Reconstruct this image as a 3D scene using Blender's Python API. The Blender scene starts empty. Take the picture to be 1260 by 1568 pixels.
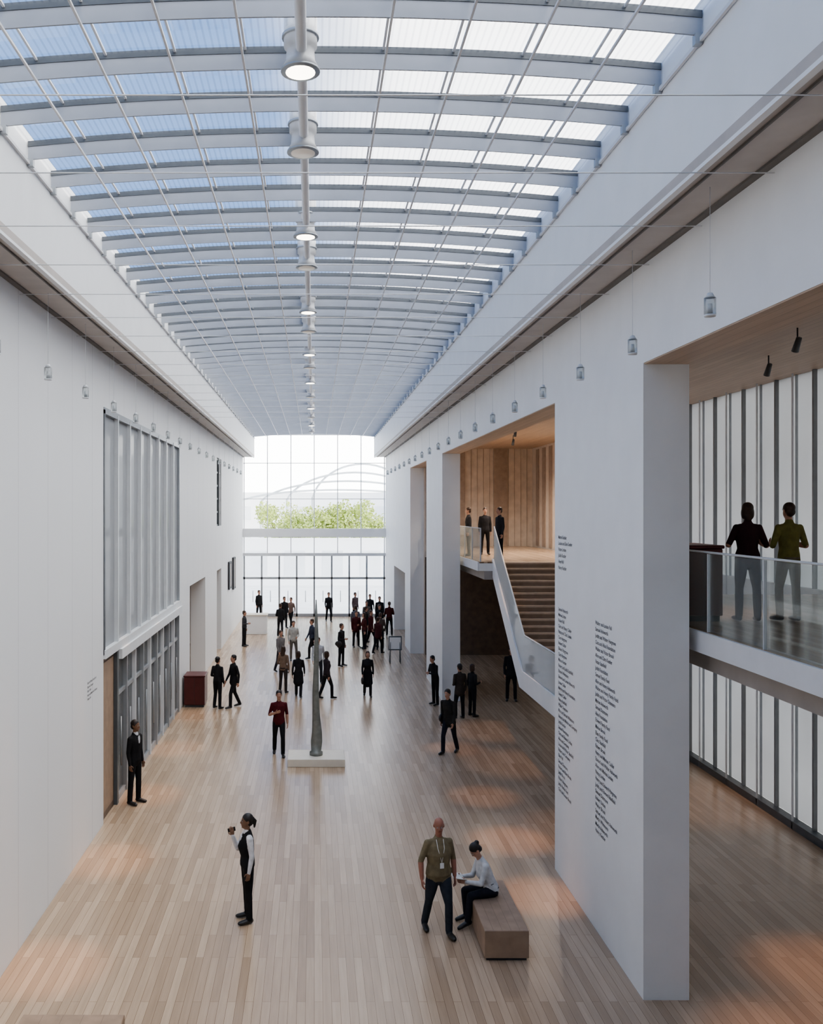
import bpy, math, random
import numpy as np
from mathutils import Vector, Matrix
random.seed(7)
scene = bpy.context.scene
V = Vector

# ------------------------------------------------------------ materials
def newmat(name):
    m = bpy.data.materials.new(name); m.use_nodes = True
    nt = m.node_tree; nt.nodes.clear()
    out = nt.nodes.new('ShaderNodeOutputMaterial')
    return m, nt, out
def N(nt, t, **kw):
    n = nt.nodes.new(t)
    for k, v in kw.items():
        setattr(n, k, v)
    return n
def pmat(name, col, rough=0.6, var=0.06, scale=6.0, metallic=0.0, bump=0.0, spec=0.5, emit=0.0, emitcol=None):
    m, nt, out = newmat(name)
    b = N(nt, 'ShaderNodeBsdfPrincipled')
    b.inputs['Roughness'].default_value = rough
    b.inputs['Metallic'].default_value = metallic
    b.inputs['Specular IOR Level'].default_value = spec
    tc = N(nt, 'ShaderNodeTexCoord')
    no = N(nt, 'ShaderNodeTexNoise'); no.inputs['Scale'].default_value = scale; no.inputs['Detail'].default_value = 4
    nt.links.new(tc.outputs['Object'], no.inputs['Vector'])
    r = N(nt, 'ShaderNodeValToRGB')
    c = col
    r.color_ramp.elements[0].position = 0.3; r.color_ramp.elements[1].position = 0.7
    r.color_ramp.elements[0].color = (c[0]*(1-var), c[1]*(1-var), c[2]*(1-var), 1)
    r.color_ramp.elements[1].color = (min(1, c[0]*(1+var)), min(1, c[1]*(1+var)), min(1, c[2]*(1+var)), 1)
    nt.links.new(no.outputs['Fac'], r.inputs['Fac'])
    nt.links.new(r.outputs['Color'], b.inputs['Base Color'])
    if bump:
        bp = N(nt, 'ShaderNodeBump'); bp.inputs['Strength'].default_value = bump; bp.inputs['Distance'].default_value = 0.02
        nt.links.new(no.outputs['Fac'], bp.inputs['Height']); nt.links.new(bp.outputs['Normal'], b.inputs['Normal'])
    if emit:
        b.inputs['Emission Color'].default_value = (*(emitcol or col), 1)
        b.inputs['Emission Strength'].default_value = emit
    nt.links.new(b.outputs[0], out.inputs[0])
    return m

def wood_floor(name, c1, c2, width=0.115, length=1.9, rough=0.33):
    m, nt, out = newmat(name)
    b = N(nt, 'ShaderNodeBsdfPrincipled'); b.inputs['Roughness'].default_value = rough
    tc = N(nt, 'ShaderNodeTexCoord'); mp = N(nt, 'ShaderNodeMapping')
    mp.inputs['Rotation'].default_value = (0, 0, math.pi/2)
    nt.links.new(tc.outputs['Object'], mp.inputs['Vector'])
    br = N(nt, 'ShaderNodeTexBrick')
    br.offset = 0.37; br.inputs['Scale'].default_value = 1.0
    br.inputs['Color1'].default_value = (*c1, 1); br.inputs['Color2'].default_value = (*c2, 1)
    br.inputs['Mortar'].default_value = (c2[0]*.5, c2[1]*.45, c2[2]*.4, 1)
    br.inputs['Mortar Size'].default_value = 0.0025
    br.inputs['Brick Width'].default_value = length; br.inputs['Row Height'].default_value = width
    nt.links.new(mp.outputs[0], br.inputs['Vector'])
    mp2 = N(nt, 'ShaderNodeMapping'); mp2.inputs['Scale'].default_value = (14, 0.8, 1)
    nt.links.new(tc.outputs['Object'], mp2.inputs['Vector'])
    no = N(nt, 'ShaderNodeTexNoise'); no.inputs['Scale'].default_value = 1.5; no.inputs['Detail'].default_value = 6
    nt.links.new(mp2.outputs[0], no.inputs['Vector'])
    rr = N(nt, 'ShaderNodeValToRGB')
    rr.color_ramp.elements[0].color = (.78, .76, .74, 1); rr.color_ramp.elements[1].color = (1.12, 1.12, 1.12, 1)
    nt.links.new(no.outputs['Fac'], rr.inputs['Fac'])
    mx = N(nt, 'ShaderNodeMix', data_type='RGBA', blend_type='MULTIPLY'); mx.inputs[0].default_value = 1
    nt.links.new(br.outputs['Color'], mx.inputs[6]); nt.links.new(rr.outputs['Color'], mx.inputs[7])
    nt.links.new(mx.outputs[2], b.inputs['Base Color'])
    nt.links.new(b.outputs[0], out.inputs[0])
    return m

def wall_mat(name, col, pitch=1.5):
    m, nt, out = newmat(name)
    b = N(nt, 'ShaderNodeBsdfPrincipled'); b.inputs['Roughness'].default_value = 0.65
    tc = N(nt, 'ShaderNodeTexCoord'); sx = N(nt, 'ShaderNodeSeparateXYZ')
    nt.links.new(tc.outputs['Object'], sx.inputs[0])
    d = N(nt, 'ShaderNodeMath', operation='DIVIDE'); d.inputs[1].default_value = pitch
    nt.links.new(sx.outputs['Y'], d.inputs[0])
    f = N(nt, 'ShaderNodeMath', operation='FRACT'); nt.links.new(d.outputs[0], f.inputs[0])
    l = N(nt, 'ShaderNodeMath', operation='LESS_THAN'); l.inputs[1].default_value = 0.01
    nt.links.new(f.outputs[0], l.inputs[0])
    no = N(nt, 'ShaderNodeTexNoise'); no.inputs['Scale'].default_value = 0.7
    nt.links.new(tc.outputs['Object'], no.inputs['Vector'])
    r = N(nt, 'ShaderNodeValToRGB')
    r.color_ramp.elements[0].color = (col[0]*.96, col[1]*.96, col[2]*.96, 1); r.color_ramp.elements[1].color = (*col, 1)
    nt.links.new(no.outputs['Fac'], r.inputs['Fac'])
    mx = N(nt, 'ShaderNodeMix', data_type='RGBA')
    nt.links.new(l.outputs[0], mx.inputs[0]); nt.links.new(r.outputs[0], mx.inputs[6])
    mx.inputs[7].default_value = (col[0]*.72, col[1]*.72, col[2]*.73, 1)
    nt.links.new(mx.outputs[2], b.inputs['Base Color'])
    nt.links.new(b.outputs[0], out.inputs[0])
    return m

def glass_mat(name, tint=(.93, .96, .98), gloss=0.08, rough=0.03, diff=0.0, diffcol=(.7, .72, .75), stripes=False):
    m, nt, out = newmat(name)
    tr = N(nt, 'ShaderNodeBsdfTransparent'); tr.inputs[0].default_value = (*tint, 1)
    gl = N(nt, 'ShaderNodeBsdfGlossy'); gl.inputs['Roughness'].default_value = rough
    mx = N(nt, 'ShaderNodeMixShader')
    fr = N(nt, 'ShaderNodeFresnel'); fr.inputs[0].default_value = 1.45
    mu = N(nt, 'ShaderNodeMath', operation='MULTIPLY'); mu.inputs[1].default_value = gloss*8
    mu.use_clamp = True
    nt.links.new(fr.outputs[0], mu.inputs[0]); nt.links.new(mu.outputs[0], mx.inputs[0])
    nt.links.new(tr.outputs[0], mx.inputs[1]); nt.links.new(gl.outputs[0], mx.inputs[2])
    last = mx
    tc = N(nt, 'ShaderNodeTexCoord')
    if stripes:
        sx = N(nt, 'ShaderNodeSeparateXYZ'); nt.links.new(tc.outputs['Object'], sx.inputs[0])
        d = N(nt, 'ShaderNodeMath', operation='MULTIPLY'); d.inputs[1].default_value = 14.0
        nt.links.new(sx.outputs['X'], d.inputs[0])
        f = N(nt, 'ShaderNodeMath', operation='FRACT'); nt.links.new(d.outputs[0], f.inputs[0])
        l = N(nt, 'ShaderNodeMath', operation='LESS_THAN'); l.inputs[1].default_value = 0.3
        nt.links.new(f.outputs[0], l.inputs[0])
        cm = N(nt, 'ShaderNodeMix', data_type='RGBA'); nt.links.new(l.outputs[0], cm.inputs[0])
        cm.inputs[6].default_value = (*tint, 1); cm.inputs[7].default_value = (tint[0]*.8, tint[1]*.8, tint[2]*.82, 1)
        nt.links.new(cm.outputs[2], tr.inputs[0])
    if diff > 0:
        df = N(nt, 'ShaderNodeBsdfDiffuse')
        no = N(nt, 'ShaderNodeTexNoise'); no.inputs['Scale'].default_value = 1.2
        nt.links.new(tc.outputs['Object'], no.inputs['Vector'])
        r = N(nt, 'ShaderNodeValToRGB')
        r.color_ramp.elements[0].color = (*[c*.85 for c in diffcol], 1); r.color_ramp.elements[1].color = (*diffcol, 1)
        nt.links.new(no.outputs['Fac'], r.inputs[0]); nt.links.new(r.outputs[0], df.inputs[0])
        m2 = N(nt, 'ShaderNodeMixShader'); m2.inputs[0].default_value = diff
        nt.links.new(last.outputs[0], m2.inputs[1]); nt.links.new(df.outputs[0], m2.inputs[2]); last = m2
    nt.links.new(last.outputs[0], out.inputs[0])
    return m

def translucent_mat(name, col):
    m, nt, out = newmat(name)
    t = N(nt, 'ShaderNodeBsdfTranslucent'); df = N(nt, 'ShaderNodeBsdfDiffuse')
    tc = N(nt, 'ShaderNodeTexCoord'); no = N(nt, 'ShaderNodeTexNoise'); no.inputs['Scale'].default_value = 0.6
    nt.links.new(tc.outputs['Object'], no.inputs['Vector'])
    r = N(nt, 'ShaderNodeValToRGB')
    r.color_ramp.elements[0].color = (*[c*.85 for c in col], 1); r.color_ramp.elements[1].color = (*col, 1)
    nt.links.new(no.outputs['Fac'], r.inputs[0])
    nt.links.new(r.outputs[0], t.inputs[0]); nt.links.new(r.outputs[0], df.inputs[0])
    mx = N(nt, 'ShaderNodeMixShader'); mx.inputs[0].default_value = 0.55
    nt.links.new(t.outputs[0], mx.inputs[1]); nt.links.new(df.outputs[0], mx.inputs[2])
    nt.links.new(mx.outputs[0], out.inputs[0])
    return m

M = {}
M['white'] = wall_mat('white_wall_panels', (.81, .82, .83))
M['white_plain'] = pmat('white_paint', (.81, .82, .83), .6, .02, 2)
M['blade'] = pmat('blade_grey', (.36, .38, .42), .5, .05, 3)
M['purlin'] = pmat('purlin_white', (.70, .71, .73), .5, .03, 3)
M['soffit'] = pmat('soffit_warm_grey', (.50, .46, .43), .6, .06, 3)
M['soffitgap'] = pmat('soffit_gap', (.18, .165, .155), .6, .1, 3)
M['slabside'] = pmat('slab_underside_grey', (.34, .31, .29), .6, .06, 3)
M['dark'] = pmat('dark_gap', (.05, .05, .055), .5, .1, 5)
M['floor'] = wood_floor('oak_floor', (.54, .41, .295), (.40, .29, .20), rough=.24)
M['woodceil'] = wood_floor('wood_ceiling', (.56, .44, .34), (.50, .385, .295), .15, 3.0, .5)
M['wood'] = pmat('beige_wood_panel', (.66, .58, .50), .5, .10, 3)
M['darkwood'] = pmat('dark_wood', (.16, .11, .08), .5, .2, 4)
M['bench'] = pmat('bench_wood', (.34, .24, .17), .5, .12, 5)
M['panel'] = pmat('brown_panel', (.38, .30, .24), .5, .12, 5)
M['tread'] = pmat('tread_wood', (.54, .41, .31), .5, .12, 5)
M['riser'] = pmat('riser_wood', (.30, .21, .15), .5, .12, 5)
M['steel'] = pmat('grey_metal_frame', (.38, .40, .42), .4, .05, 5, metallic=.4)
M['mull'] = pmat('white_metal_frame', (.68, .70, .72), .4, .03, 5)
M['mullg'] = pmat('mid_grey_frame', (.25, .26, .27), .4, .05, 5)
M['mulld'] = pmat('dark_metal_frame', (.10, .11, .12), .4, .1, 5)
M['roofglass'] = glass_mat('roof_glass', (.92, .94, .97), .03, .05, stripes=True)
M['glass'] = glass_mat('clear_glass', (.98, .985, .985), .02)
M['rail'] = glass_mat('balustrade_glass', (.92, .95, .95), .05, .03, diff=.015, diffcol=(.8, .85, .85))
M['stairglass'] = glass_mat('stair_glass', (.9, .94, .95), .1, .03, diff=.35, diffcol=(.88, .90, .91))
M['lampglass'] = glass_mat('lamp_glass', (.88, .90, .90), .08, .03, diff=.15, diffcol=(.8, .82, .83))
M['reflglass'] = glass_mat('painted_reflection_glass', (.8, .84, .86), .12, .08, diff=.75, diffcol=(.50, .52, .54))  # pale diffuse grey paints in reflected hall light and the curtains behind
M['doorglass'] = glass_mat('door_glass', (.75, .8, .82), .1, .04, diff=.40, diffcol=(.32, .33, .34))
M['facade'] = translucent_mat('translucent_scrim', (.66, .67, .68))
M['red'] = pmat('dark_red_lacquer', (.085, .016, .016), .4, .15, 5)
M['plinth'] = pmat('plinth_paint', (.72, .67, .58), .6, .04, 5)
M['bronze'] = pmat('patinated_bronze', (.24, .25, .23), .45, .2, 8, metallic=.4)
M['lampwhite'] = pmat('lamp_housing', (.60, .60, .60), .4, .04, 6)
M['lampemit'] = pmat('lamp_lens', (1, .92, .78), .4, 0, 5, emit=4.0)
M['lampdim'] = pmat('lamp_lens_dim', (.55, .50, .45), .4, 0, 5, emit=.25)
M['ink'] = pmat('lettering_ink', (.12, .12, .13), .6, .1, 9)
M['concrete'] = pmat('plaza_concrete', (.85, .85, .84), .8, .06, .8)
M['leaf'] = pmat('leaf_green', (.50, .58, .18), .6, .35, 1.5)
M['bark'] = pmat('bark', (.14, .10, .07), .9, .2, 6)
M['bldg'] = pmat('pale_building', (.96, .96, .96), .7, .02, .2)
M['bldgw'] = pmat('building_window', (.78, .80, .82), .2, .1, .4)
M['ribbon'] = pmat('brushed_ribbon_metal', (.78, .80, .81), .45, .1, .5)

# ------------------------------------------------------------ mesh builder
class MB:
    def __init__(s): s.v = []; s.f = []; s.m = []; s.mats = []; s.sm = []
    def mi(s, mat):
        if mat not in s.mats: s.mats.append(mat)
        return s.mats.index(mat)
    def add(s, vs, fs, mat, smooth=False):
        o = len(s.v); s.v += [tuple(v) for v in vs]; k = s.mi(mat)
        for f in fs: s.f.append(tuple(o+i for i in f)); s.m.append(k); s.sm.append(smooth)
    def box(s, x0, x1, y0, y1, z0, z1, mat, bev=0.0):
        if bev <= 0:
            vs = [(x0,y0,z0),(x1,y0,z0),(x1,y1,z0),(x0,y1,z0),(x0,y0,z1),(x1,y0,z1),(x1,y1,z1),(x0,y1,z1)]
            s.add(vs, [(0,3,2,1),(4,5,6,7),(0,1,5,4),(1,2,6,5),(2,3,7,6),(3,0,4,7)], mat)
        else:
            b = bev; vs = []
            for z, i in ((z0, b), (z0+b, 0), (z1-b, 0), (z1, b)):
                xa, xb, ya, yb = x0+i, x1-i, y0+i, y1-i
                c = b*.6
                vs += [(xa+c,ya,z),(xb-c,ya,z),(xb,ya+c,z),(xb,yb-c,z),(xb-c,yb,z),(xa+c,yb,z),(xa,yb-c,z),(xa,ya+c,z)]
            fs = [tuple(range(7, -1, -1)), tuple(range(24, 32))]
            for r in range(3):
                for i in range(8):
                    j = (i+1) % 8
                    fs.append((r*8+i, r*8+j, r*8+8+j, r*8+8+i))
            s.add(vs, fs, mat)
    def prismx(s, poly, x0, x1, mat):
        n = len(poly)
        vs = [(x0, p[0], p[1]) for p in poly]+[(x1, p[0], p[1]) for p in poly]
        fs = [tuple(range(n-1, -1, -1)), tuple(range(n, 2*n))]+[(i, (i+1) % n, (i+1) % n+n, i+n) for i in range(n)]
        s.add(vs, fs, mat)
    def tube(s, pts, rad, mat, seg=12, side=V((1, 0, 0)), cap=True, smooth=True):
        pts = [V(p) for p in pts]
        rad = [(r, r) if not isinstance(r, (tuple, list)) else r for r in rad]
        frames = []
        n = len(pts)
        for i in range(n):
            t = (pts[min(i+1, n-1)]-pts[max(i-1, 0)]).normalized()
            sd = V(side)-t*V(side).dot(t)
            if sd.length < .15:
                sd = V((0, 1, 0)); sd = sd-t*sd.dot(t)
            sd.normalize(); o = t.cross(sd)
            frames.append((t, sd, o))
        L = [(pts[i], frames[i], rad[i]) for i in range(n)]
        if cap == 'round':
            t = frames[0][0]; r = min(rad[0])
            L.insert(0, (pts[0]-t*r*.55, frames[0], (rad[0][0]*.75, rad[0][1]*.75)))
            L.insert(0, (pts[0]-t*r*.85, frames[0], (rad[0][0]*.4, rad[0][1]*.4)))
            t = frames[-1][0]; r = min(rad[-1])
            L.append((pts[-1]+t*r*.55, frames[-1], (rad[-1][0]*.75, rad[-1][1]*.75)))
            L.append((pts[-1]+t*r*.85, frames[-1], (rad[-1][0]*.4, rad[-1][1]*.4)))
        vs = []
        for p, (t, sd, o), r in L:
            for k in range(seg):
                a = 2*math.pi*k/seg
                vs.append(p+sd*math.cos(a)*r[0]+o*math.sin(a)*r[1])
        fs = []
        for i in range(len(L)-1):
            for k in range(seg):
                k2 = (k+1) % seg
                fs.append((i*seg+k, i*seg+k2, (i+1)*seg+k2, (i+1)*seg+k))
        fs.append(tuple(range(seg-1, -1, -1))); fs.append(tuple(range((len(L)-1)*seg, len(L)*seg)))
        s.add(vs, fs, mat, smooth)
        return frames
    def ell(s, c, r, mat, R=Matrix.Identity(3), seg=14, rings=9):
        c = V(c); vs = [c+R@V((0, 0, -r[2]))]
        for i in range(1, rings):
            th = math.pi*i/rings
            for k in range(seg):
                a = 2*math.pi*k/seg
                vs.append(c+R@V((r[0]*math.sin(th)*math.cos(a), r[1]*math.sin(th)*math.sin(a), -r[2]*math.cos(th))))
        vs.append(c+R@V((0, 0, r[2])))
        fs = []
        for k in range(seg):
            fs.append((0, 1+(k+1) % seg, 1+k))
            b = 1+(rings-2)*seg
            fs.append((b+k, b+(k+1) % seg, len(vs)-1))
        for i in range(rings-2):
            for k in range(seg):
                k2 = (k+1) % seg
                fs.append((1+i*seg+k, 1+i*seg+k2, 1+(i+1)*seg+k2, 1+(i+1)*seg+k))
        s.add(vs, fs, mat, True)
    def mesh(s, name):
        me = bpy.data.meshes.new(name)
        me.from_pydata(s.v, [], s.f)
        for m in s.mats: me.materials.append(m)
        me.polygons.foreach_set('material_index', s.m)
        me.polygons.foreach_set('use_smooth', s.sm)
        me.update(); return me
    def build(s, name, loc=(0, 0, 0), rot=(0, 0, 0), parent=None):
        ob = bpy.data.objects.new(name, s.mesh(name))
        ob.location = loc; ob.rotation_euler = rot
        scene.collection.objects.link(ob)
        if parent: ob.parent = parent
        return ob
def B(name, *a, **k):
    m = MB(); m.box(*a, **k); return m.build(name)
def spot(name, loc, energy, deg, col, blend=.8, soft=.05):
    l = bpy.data.lights.new(name, 'SPOT'); l.energy = energy; l.spot_size = math.radians(deg); l.spot_blend = blend
    l.color = col; l.shadow_soft_size = soft
    o = bpy.data.objects.new(name, l); o.location = loc; scene.collection.objects.link(o)

W = 4.37; YE = 56.1; ZT = 9.77
# ------------------------------------------------------------ shell
mb = MB(); mb.box(-8, 10.1, -6.2, YE+.2, -.2, 0, M['floor']); mb.build('floor')
mb = MB()
for a in [(-6, 18.95, 0, ZT), (18.95, 29.6, 8.65, ZT), (29.6, 32.1, 0, ZT), (32.1, 36.7, 3.85, ZT), (36.7, 41, 0, ZT),
          (41, 43, 3.8, 5.8), (41, 43, 8.9, ZT), (43, YE, 0, ZT)]:
    mb.box(-W-.6, -W, a[0], a[1], a[2], a[3], M['white'])
mb.build('wall_left')
mb = MB()
mb.box(-8, -7.8, 18, 45, 0, ZT, M['wood']); mb.box(-7.8, -W-.6, 18, 18.2, 0, ZT, M['wood'])
mb.box(-7.8, -W-.6, 44.8, 45, 0, ZT, M['wood']); mb.box(-7.8, -W-.6, 18.2, 44.8, ZT-.1, ZT, M['white_plain'])
mb.box(-7.8, -W-.6, 18.2, 44.8, 3.9, 4.4, M['white_plain'])
mb.box(-6.2, -6.0, 31.5, 37.5, 0, 3.9, M['bench'])
mb.build('wall_left_rooms')
mb = MB()
for a in [(-6, -2.5, 0, 8.46), (12.14, 16.6, 0, 8.46), (31.2, 35.6, 0, 8.46), (41.6, 44, 0, 8.46), (44, 50, 3.5, 8.46), (50, YE, 0, 8.46), (-6, YE, 8.46, ZT)]:
    mb.box(W, W+.61, a[0], a[1], a[2], a[3], M['white_plain'])
mb.build('wall_right')
mb = MB()
for a in [(-2.5, 12.14), (16.6, 31.2), (35.6, 41.6)]:
    mb.box(W+.01, W+.61, a[0], a[1], 8.445, 8.46, M['woodceil'])
mb.build('trim_1')
mb = MB(); mb.box(W+.61, 10.1, -6.2, 41.5, 9.3, 9.5, M['woodceil']); mb.build('ceiling_gallery')
mb = MB()
mb.box(W+.61, 10.1, 41.3, 41.6, 0, 9.5, M['wood'])
mb.box(5.0, 9.85, 41.2, 41.3, 0, 4.4, M['darkwood'])
for x0, x1 in ((6.3, 6.8), (8.1, 8.7), (5.05, 5.35)): mb.box(x0, x1, 41.2, 41.3, 4.9, 9.3, M['panel'])
for i in range(16): mb.box(5.4+i*.28, 5.41+i*.28, 41.27, 41.3, 4.9, 9.3, M['panel'])
mb.build('wall_gallery_end')
mb = MB()
mb.box(W+.61, 7.1, 43.9, 44.0, 0, 3.6, M['wood']); mb.box(W+.61, 7.1, 50, 50.1, 0, 3.6, M['wood'])
mb.box(7, 7.1, 44, 50, 0, 3.6, M['wood']); mb.box(W+.61, 7.1, 43.9, 50.1, 3.5, 3.6, M['white_plain'])
mb.build('wall_right_side_room')
mb = MB(); mb.box(-8, 10.1, -6.3, -6.0, 0, 11.7, M['white_plain']); mb.build('wall_back')
for nm, sg in (('ceiling_soffit_left', -1), ('ceiling_soffit_right', 1)):
    mb = MB()
    def bx(a, b, *r):
        x0, x1 = sorted((sg*a, sg*b)); mb.box(x0, x1, *r)
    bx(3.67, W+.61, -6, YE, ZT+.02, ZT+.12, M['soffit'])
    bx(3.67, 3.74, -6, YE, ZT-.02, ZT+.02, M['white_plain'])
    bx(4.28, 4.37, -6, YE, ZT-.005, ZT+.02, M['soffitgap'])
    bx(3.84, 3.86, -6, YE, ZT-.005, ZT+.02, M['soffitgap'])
    bx(3.67, 3.85, -6, YE, ZT+.12, 11.35, M['white_plain'])
    mb.build(nm)
# skylight
RISE = .18; XS = 3.66
def arc(x): return RISE*(1-(x/3.67)**2)
ZG = 11.2
mb = MB()
nx = 16
xs = [-XS+2*XS*i/nx for i in range(nx+1)]
vs = [(x, y, ZG+arc(x)) for y in (-6, YE) for x in xs]
mb.add(vs, [(i, i+1, nx+2+i, nx+1+i) for i in range(nx)], M['roofglass'])
mb.build('window_skylight')
mb = MB()
yb = 9.65-1.02*15
def arcbox(mb, y0, y1, za, zb, mat):
    for i in range(nx):
        x0, x1 = xs[i], xs[i+1]
        a0, a1 = ZG+arc(x0), ZG+arc(x1)
        mb.add([(x0,y0,a0+za),(x1,y0,a1+za),(x1,y1,a1+za),(x0,y1,a0+za),(x0,y0,a0+zb),(x1,y0,a1+zb),(x1,y1,a1+zb),(x0,y1,a0+zb)],
               [(0,3,2,1),(4,5,6,7),(0,1,5,4),(2,3,7,6)], mat)
while yb < YE-.2:
    if yb > -5.9:
        arcbox(mb, yb, yb+.02, -.215, -.035, M['blade'])
        arcbox(mb, yb-.01, yb+.03, -.05, .02, M['mulld'])
    yb += 1.02
mb.build('skylight_blades')
mb = MB()
for x in (-2.93, -2.2, -1.47, -.73, .73, 1.47, 2.2, 2.93):
    z = ZG+arc(x)
    mb.box(x-.011, x+.011, -5.95, YE-.1, z-.245, z-.22, M['purlin'])
    mb.box(x-.012, x+.012, -5.95, YE-.1, z-.02, z-.002, M['purlin'])
mb.box(-3.66, -3.63, -5.95, YE-.1, ZG-.28, ZG-.24, M['purlin']); mb.box(3.63, 3.66, -5.95, YE-.1, ZG-.28, ZG-.24, M['purlin'])
y = 9.65-1.02*14
while y < YE-1:
    for sg in (-1, 1):
        x0, x1 = sorted((sg*3.66, sg*3.59)); mb.box(x0, x1, y-.02, y+.05, ZG-.30, ZG-.2, M['steel'])
    y += 1.02
mb.build('skylight_purlins')
mb = MB(); mb.box(-3.66, 3.66, YE-.06, YE+.2, 11.14, 11.55, M['white_plain']); mb.build('trim_2')
mb = MB()
mb.tube([(-.13, -5.9, 11.14), (-.13, YE-.2, 11.14)], [.055, .055], M['purlin'], 10, cap=True)
mb.build('skylight_spine_pipe')
ly = [9.3, 11.4, 14.9, 16.8, 20.6, 22.8, 26.2, 28.6, 32, 36, 40, 44, 48, 52]
for i, y in enumerate(ly):
    mb = MB()
    mb.tube([(0,0,0.62),(0,0,.60),(0,0,.58),(0,0,.24),(0,0,.22),(0,0,.10),(0,0,0)], [.10,.10,.17,.17,.14,.15,.20], M['lampwhite'], 20, side=V((1,0,0)))
    mb.tube([(0,0,.36),(0,0,.33)], [.19,.19], M['steel'], 20)
    mb.tube([(0,0,.01),(0,0,-.012)], [.2,.2], M['steel'], 20)
    mb.tube([(0,0,-.008),(0,0,-.02)], [.15,.15], M['lampemit'] if i % 2 == 0 else M['lampdim'], 20)
    mb.build('hanging_downlight', (-.14, y, 10.97))
    if i % 2 == 0 and i < 9: spot('downlight_bulb', (-.14, y, 10.92), 60, 70, (1, .85, .7), soft=.12)
for i in range(21):
    y = 4.74+2.25*i
    for sg in (-1, 1):
        mb = MB()
        mb.tube([(0,0,1.2),(0,0,.12)], [.003,.003], M['mull'], 6)
        mb.tube([(0,0,.13),(0,0,.08)], [.025,.05], M['mull'], 14)
        mb.tube([(0,0,.08),(0,0,-.09)], [.058,.058], M['lampglass'], 16)
        mb.tube([(0,0,-.09),(0,0,-.11)], [.06,.055], M['mull'], 16)
        mb.tube([(0,0,.02),(0,0,-.08)], [.022,.03], M['mull'], 10)
        mb.build('pendant_lamp', (sg*4.0, y, 8.57))
WARM = (1, .50, .22)
for y, e in ((13.0, 850), (17.0, 780), (20.9, 680), (25.0, 520), (29.0, 400)): spot('pendant_bulb', (-3.85, y, 8.40), e, 15, WARM, .9)
for y, e in ((15.4, 800), (18.0, 700), (20.8, 420), (25.0, 350)): spot('pendant_bulb', (3.85, y, 8.40), e, 14, WARM, .9)
mb = MB()
y = 3.8
while y < 32:
    mb.tube([(-W+.01, y, 9.70), (W-.01, y, 9.70)], [.006, .006], M['white_plain'], 6)
    y += 1.62
mb.build('ceiling_tension_cables')

# ------------------------------------------------------------ left glazing
y0, y1 = 18.95, 29.6
mb = MB()
mb.box(-W-.10, -W-.06, y0, y1, 3.6, 8.6, M['reflglass'])
mb.box(-W-.16, -W+.02, y0, y1, 8.52, 8.65, M['steel'])
mb.box(-W-.16, -W+.05, y0, y1, 3.42, 3.60, M['mull'])
mb.box(-W-.16, -W+.02, y0, y0+.10, 3.5, 8.6, M['mulld']); mb.box(-W-.16, -W+.02, y1-.1, y1, 3.5, 8.6, M['steel'])
for i in range(1, 8):
    y = y0+(y1-y0)*i/8
    mb.box(-W-.14, -W+.03, y-.035, y+.035, 3.6, 8.6, M['mull'])
    mb.box(-W-.145, -W-.05, y+.035, y+.09, 3.6, 8.6, M['mulld'])
mb.build('window_1')
mb = MB()
mb.box(-W-.30, -W-.06, y0, y0+1.25, 0, 3.42, M['darkwood'])
mb.box(-W-.06, -W-.05, y0+.1, y0+1.15, .15, 3.3, M['bench'])
mb.box(-W-.12, -W+.02, y0+1.25, y0+1.40, 0, 3.42, M['mulld'])
mb.box(-W-.14, -W+.10, y0+1.40, y1, 3.2, 3.42, M['mull'])
mb.box(-W-.11, -W-.08, y0+1.35, y1, .02, 3.2, M['doorglass'])
mb.box(-W-.13, -W-.02, y0+1.35, y1, 0, .12, M['steel'])
mb.box(-W-.13, -W-.03, y0+1.35, y1, 2.35, 2.43, M['steel'])
n = 9
for i in range(n+1):
    y = y0+1.35+(y1-.06-y0-1.35)*i/n
    mb.box(-W-.13, -W+.01, y-.03, y+.05, 0, 3.2, M['steel'] if i % 2 else M['mull'])
    if i < n:
        mb.tube([(-W+.05, y+.16, .8), (-W+.05, y+.16, 1.9)], [.015, .015], M['steel'], 8)
mb.build('door_1')
mb = MB()
mb.box(-W-.2, -W-.16, 41, 43, 5.8, 8.9, M['doorglass'])
for z in np.arange(5.8, 8.9, .6): mb.box(-W-.2, -W-.05, 41, 43, z, z+.08, M['mulld'])
mb.box(-W-.2, -W, 41.95, 42.05, 5.8, 8.9, M['mulld'])
mb.build('window_2')
for y, z0, z1 in ((46.2, 2.5, 3.9), (48.6, 2.3, 4.0)):
    mb = MB(); mb.box(-W+.002, -W+.08, y, y+1.0, z0, z1, M['dark']); mb.box(-W+.08, -W+.1, y+.12, y+.88, z0+.12, z1-.12, M['darkwood'])
    mb.box(-W+.08, -W+.11, y, y+.08, z0, z1, M['mulld']); mb.box(-W+.08, -W+.11, y+.92, y+1, z0, z1, M['mulld'])
    mb.build('framed_artwork')

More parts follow.
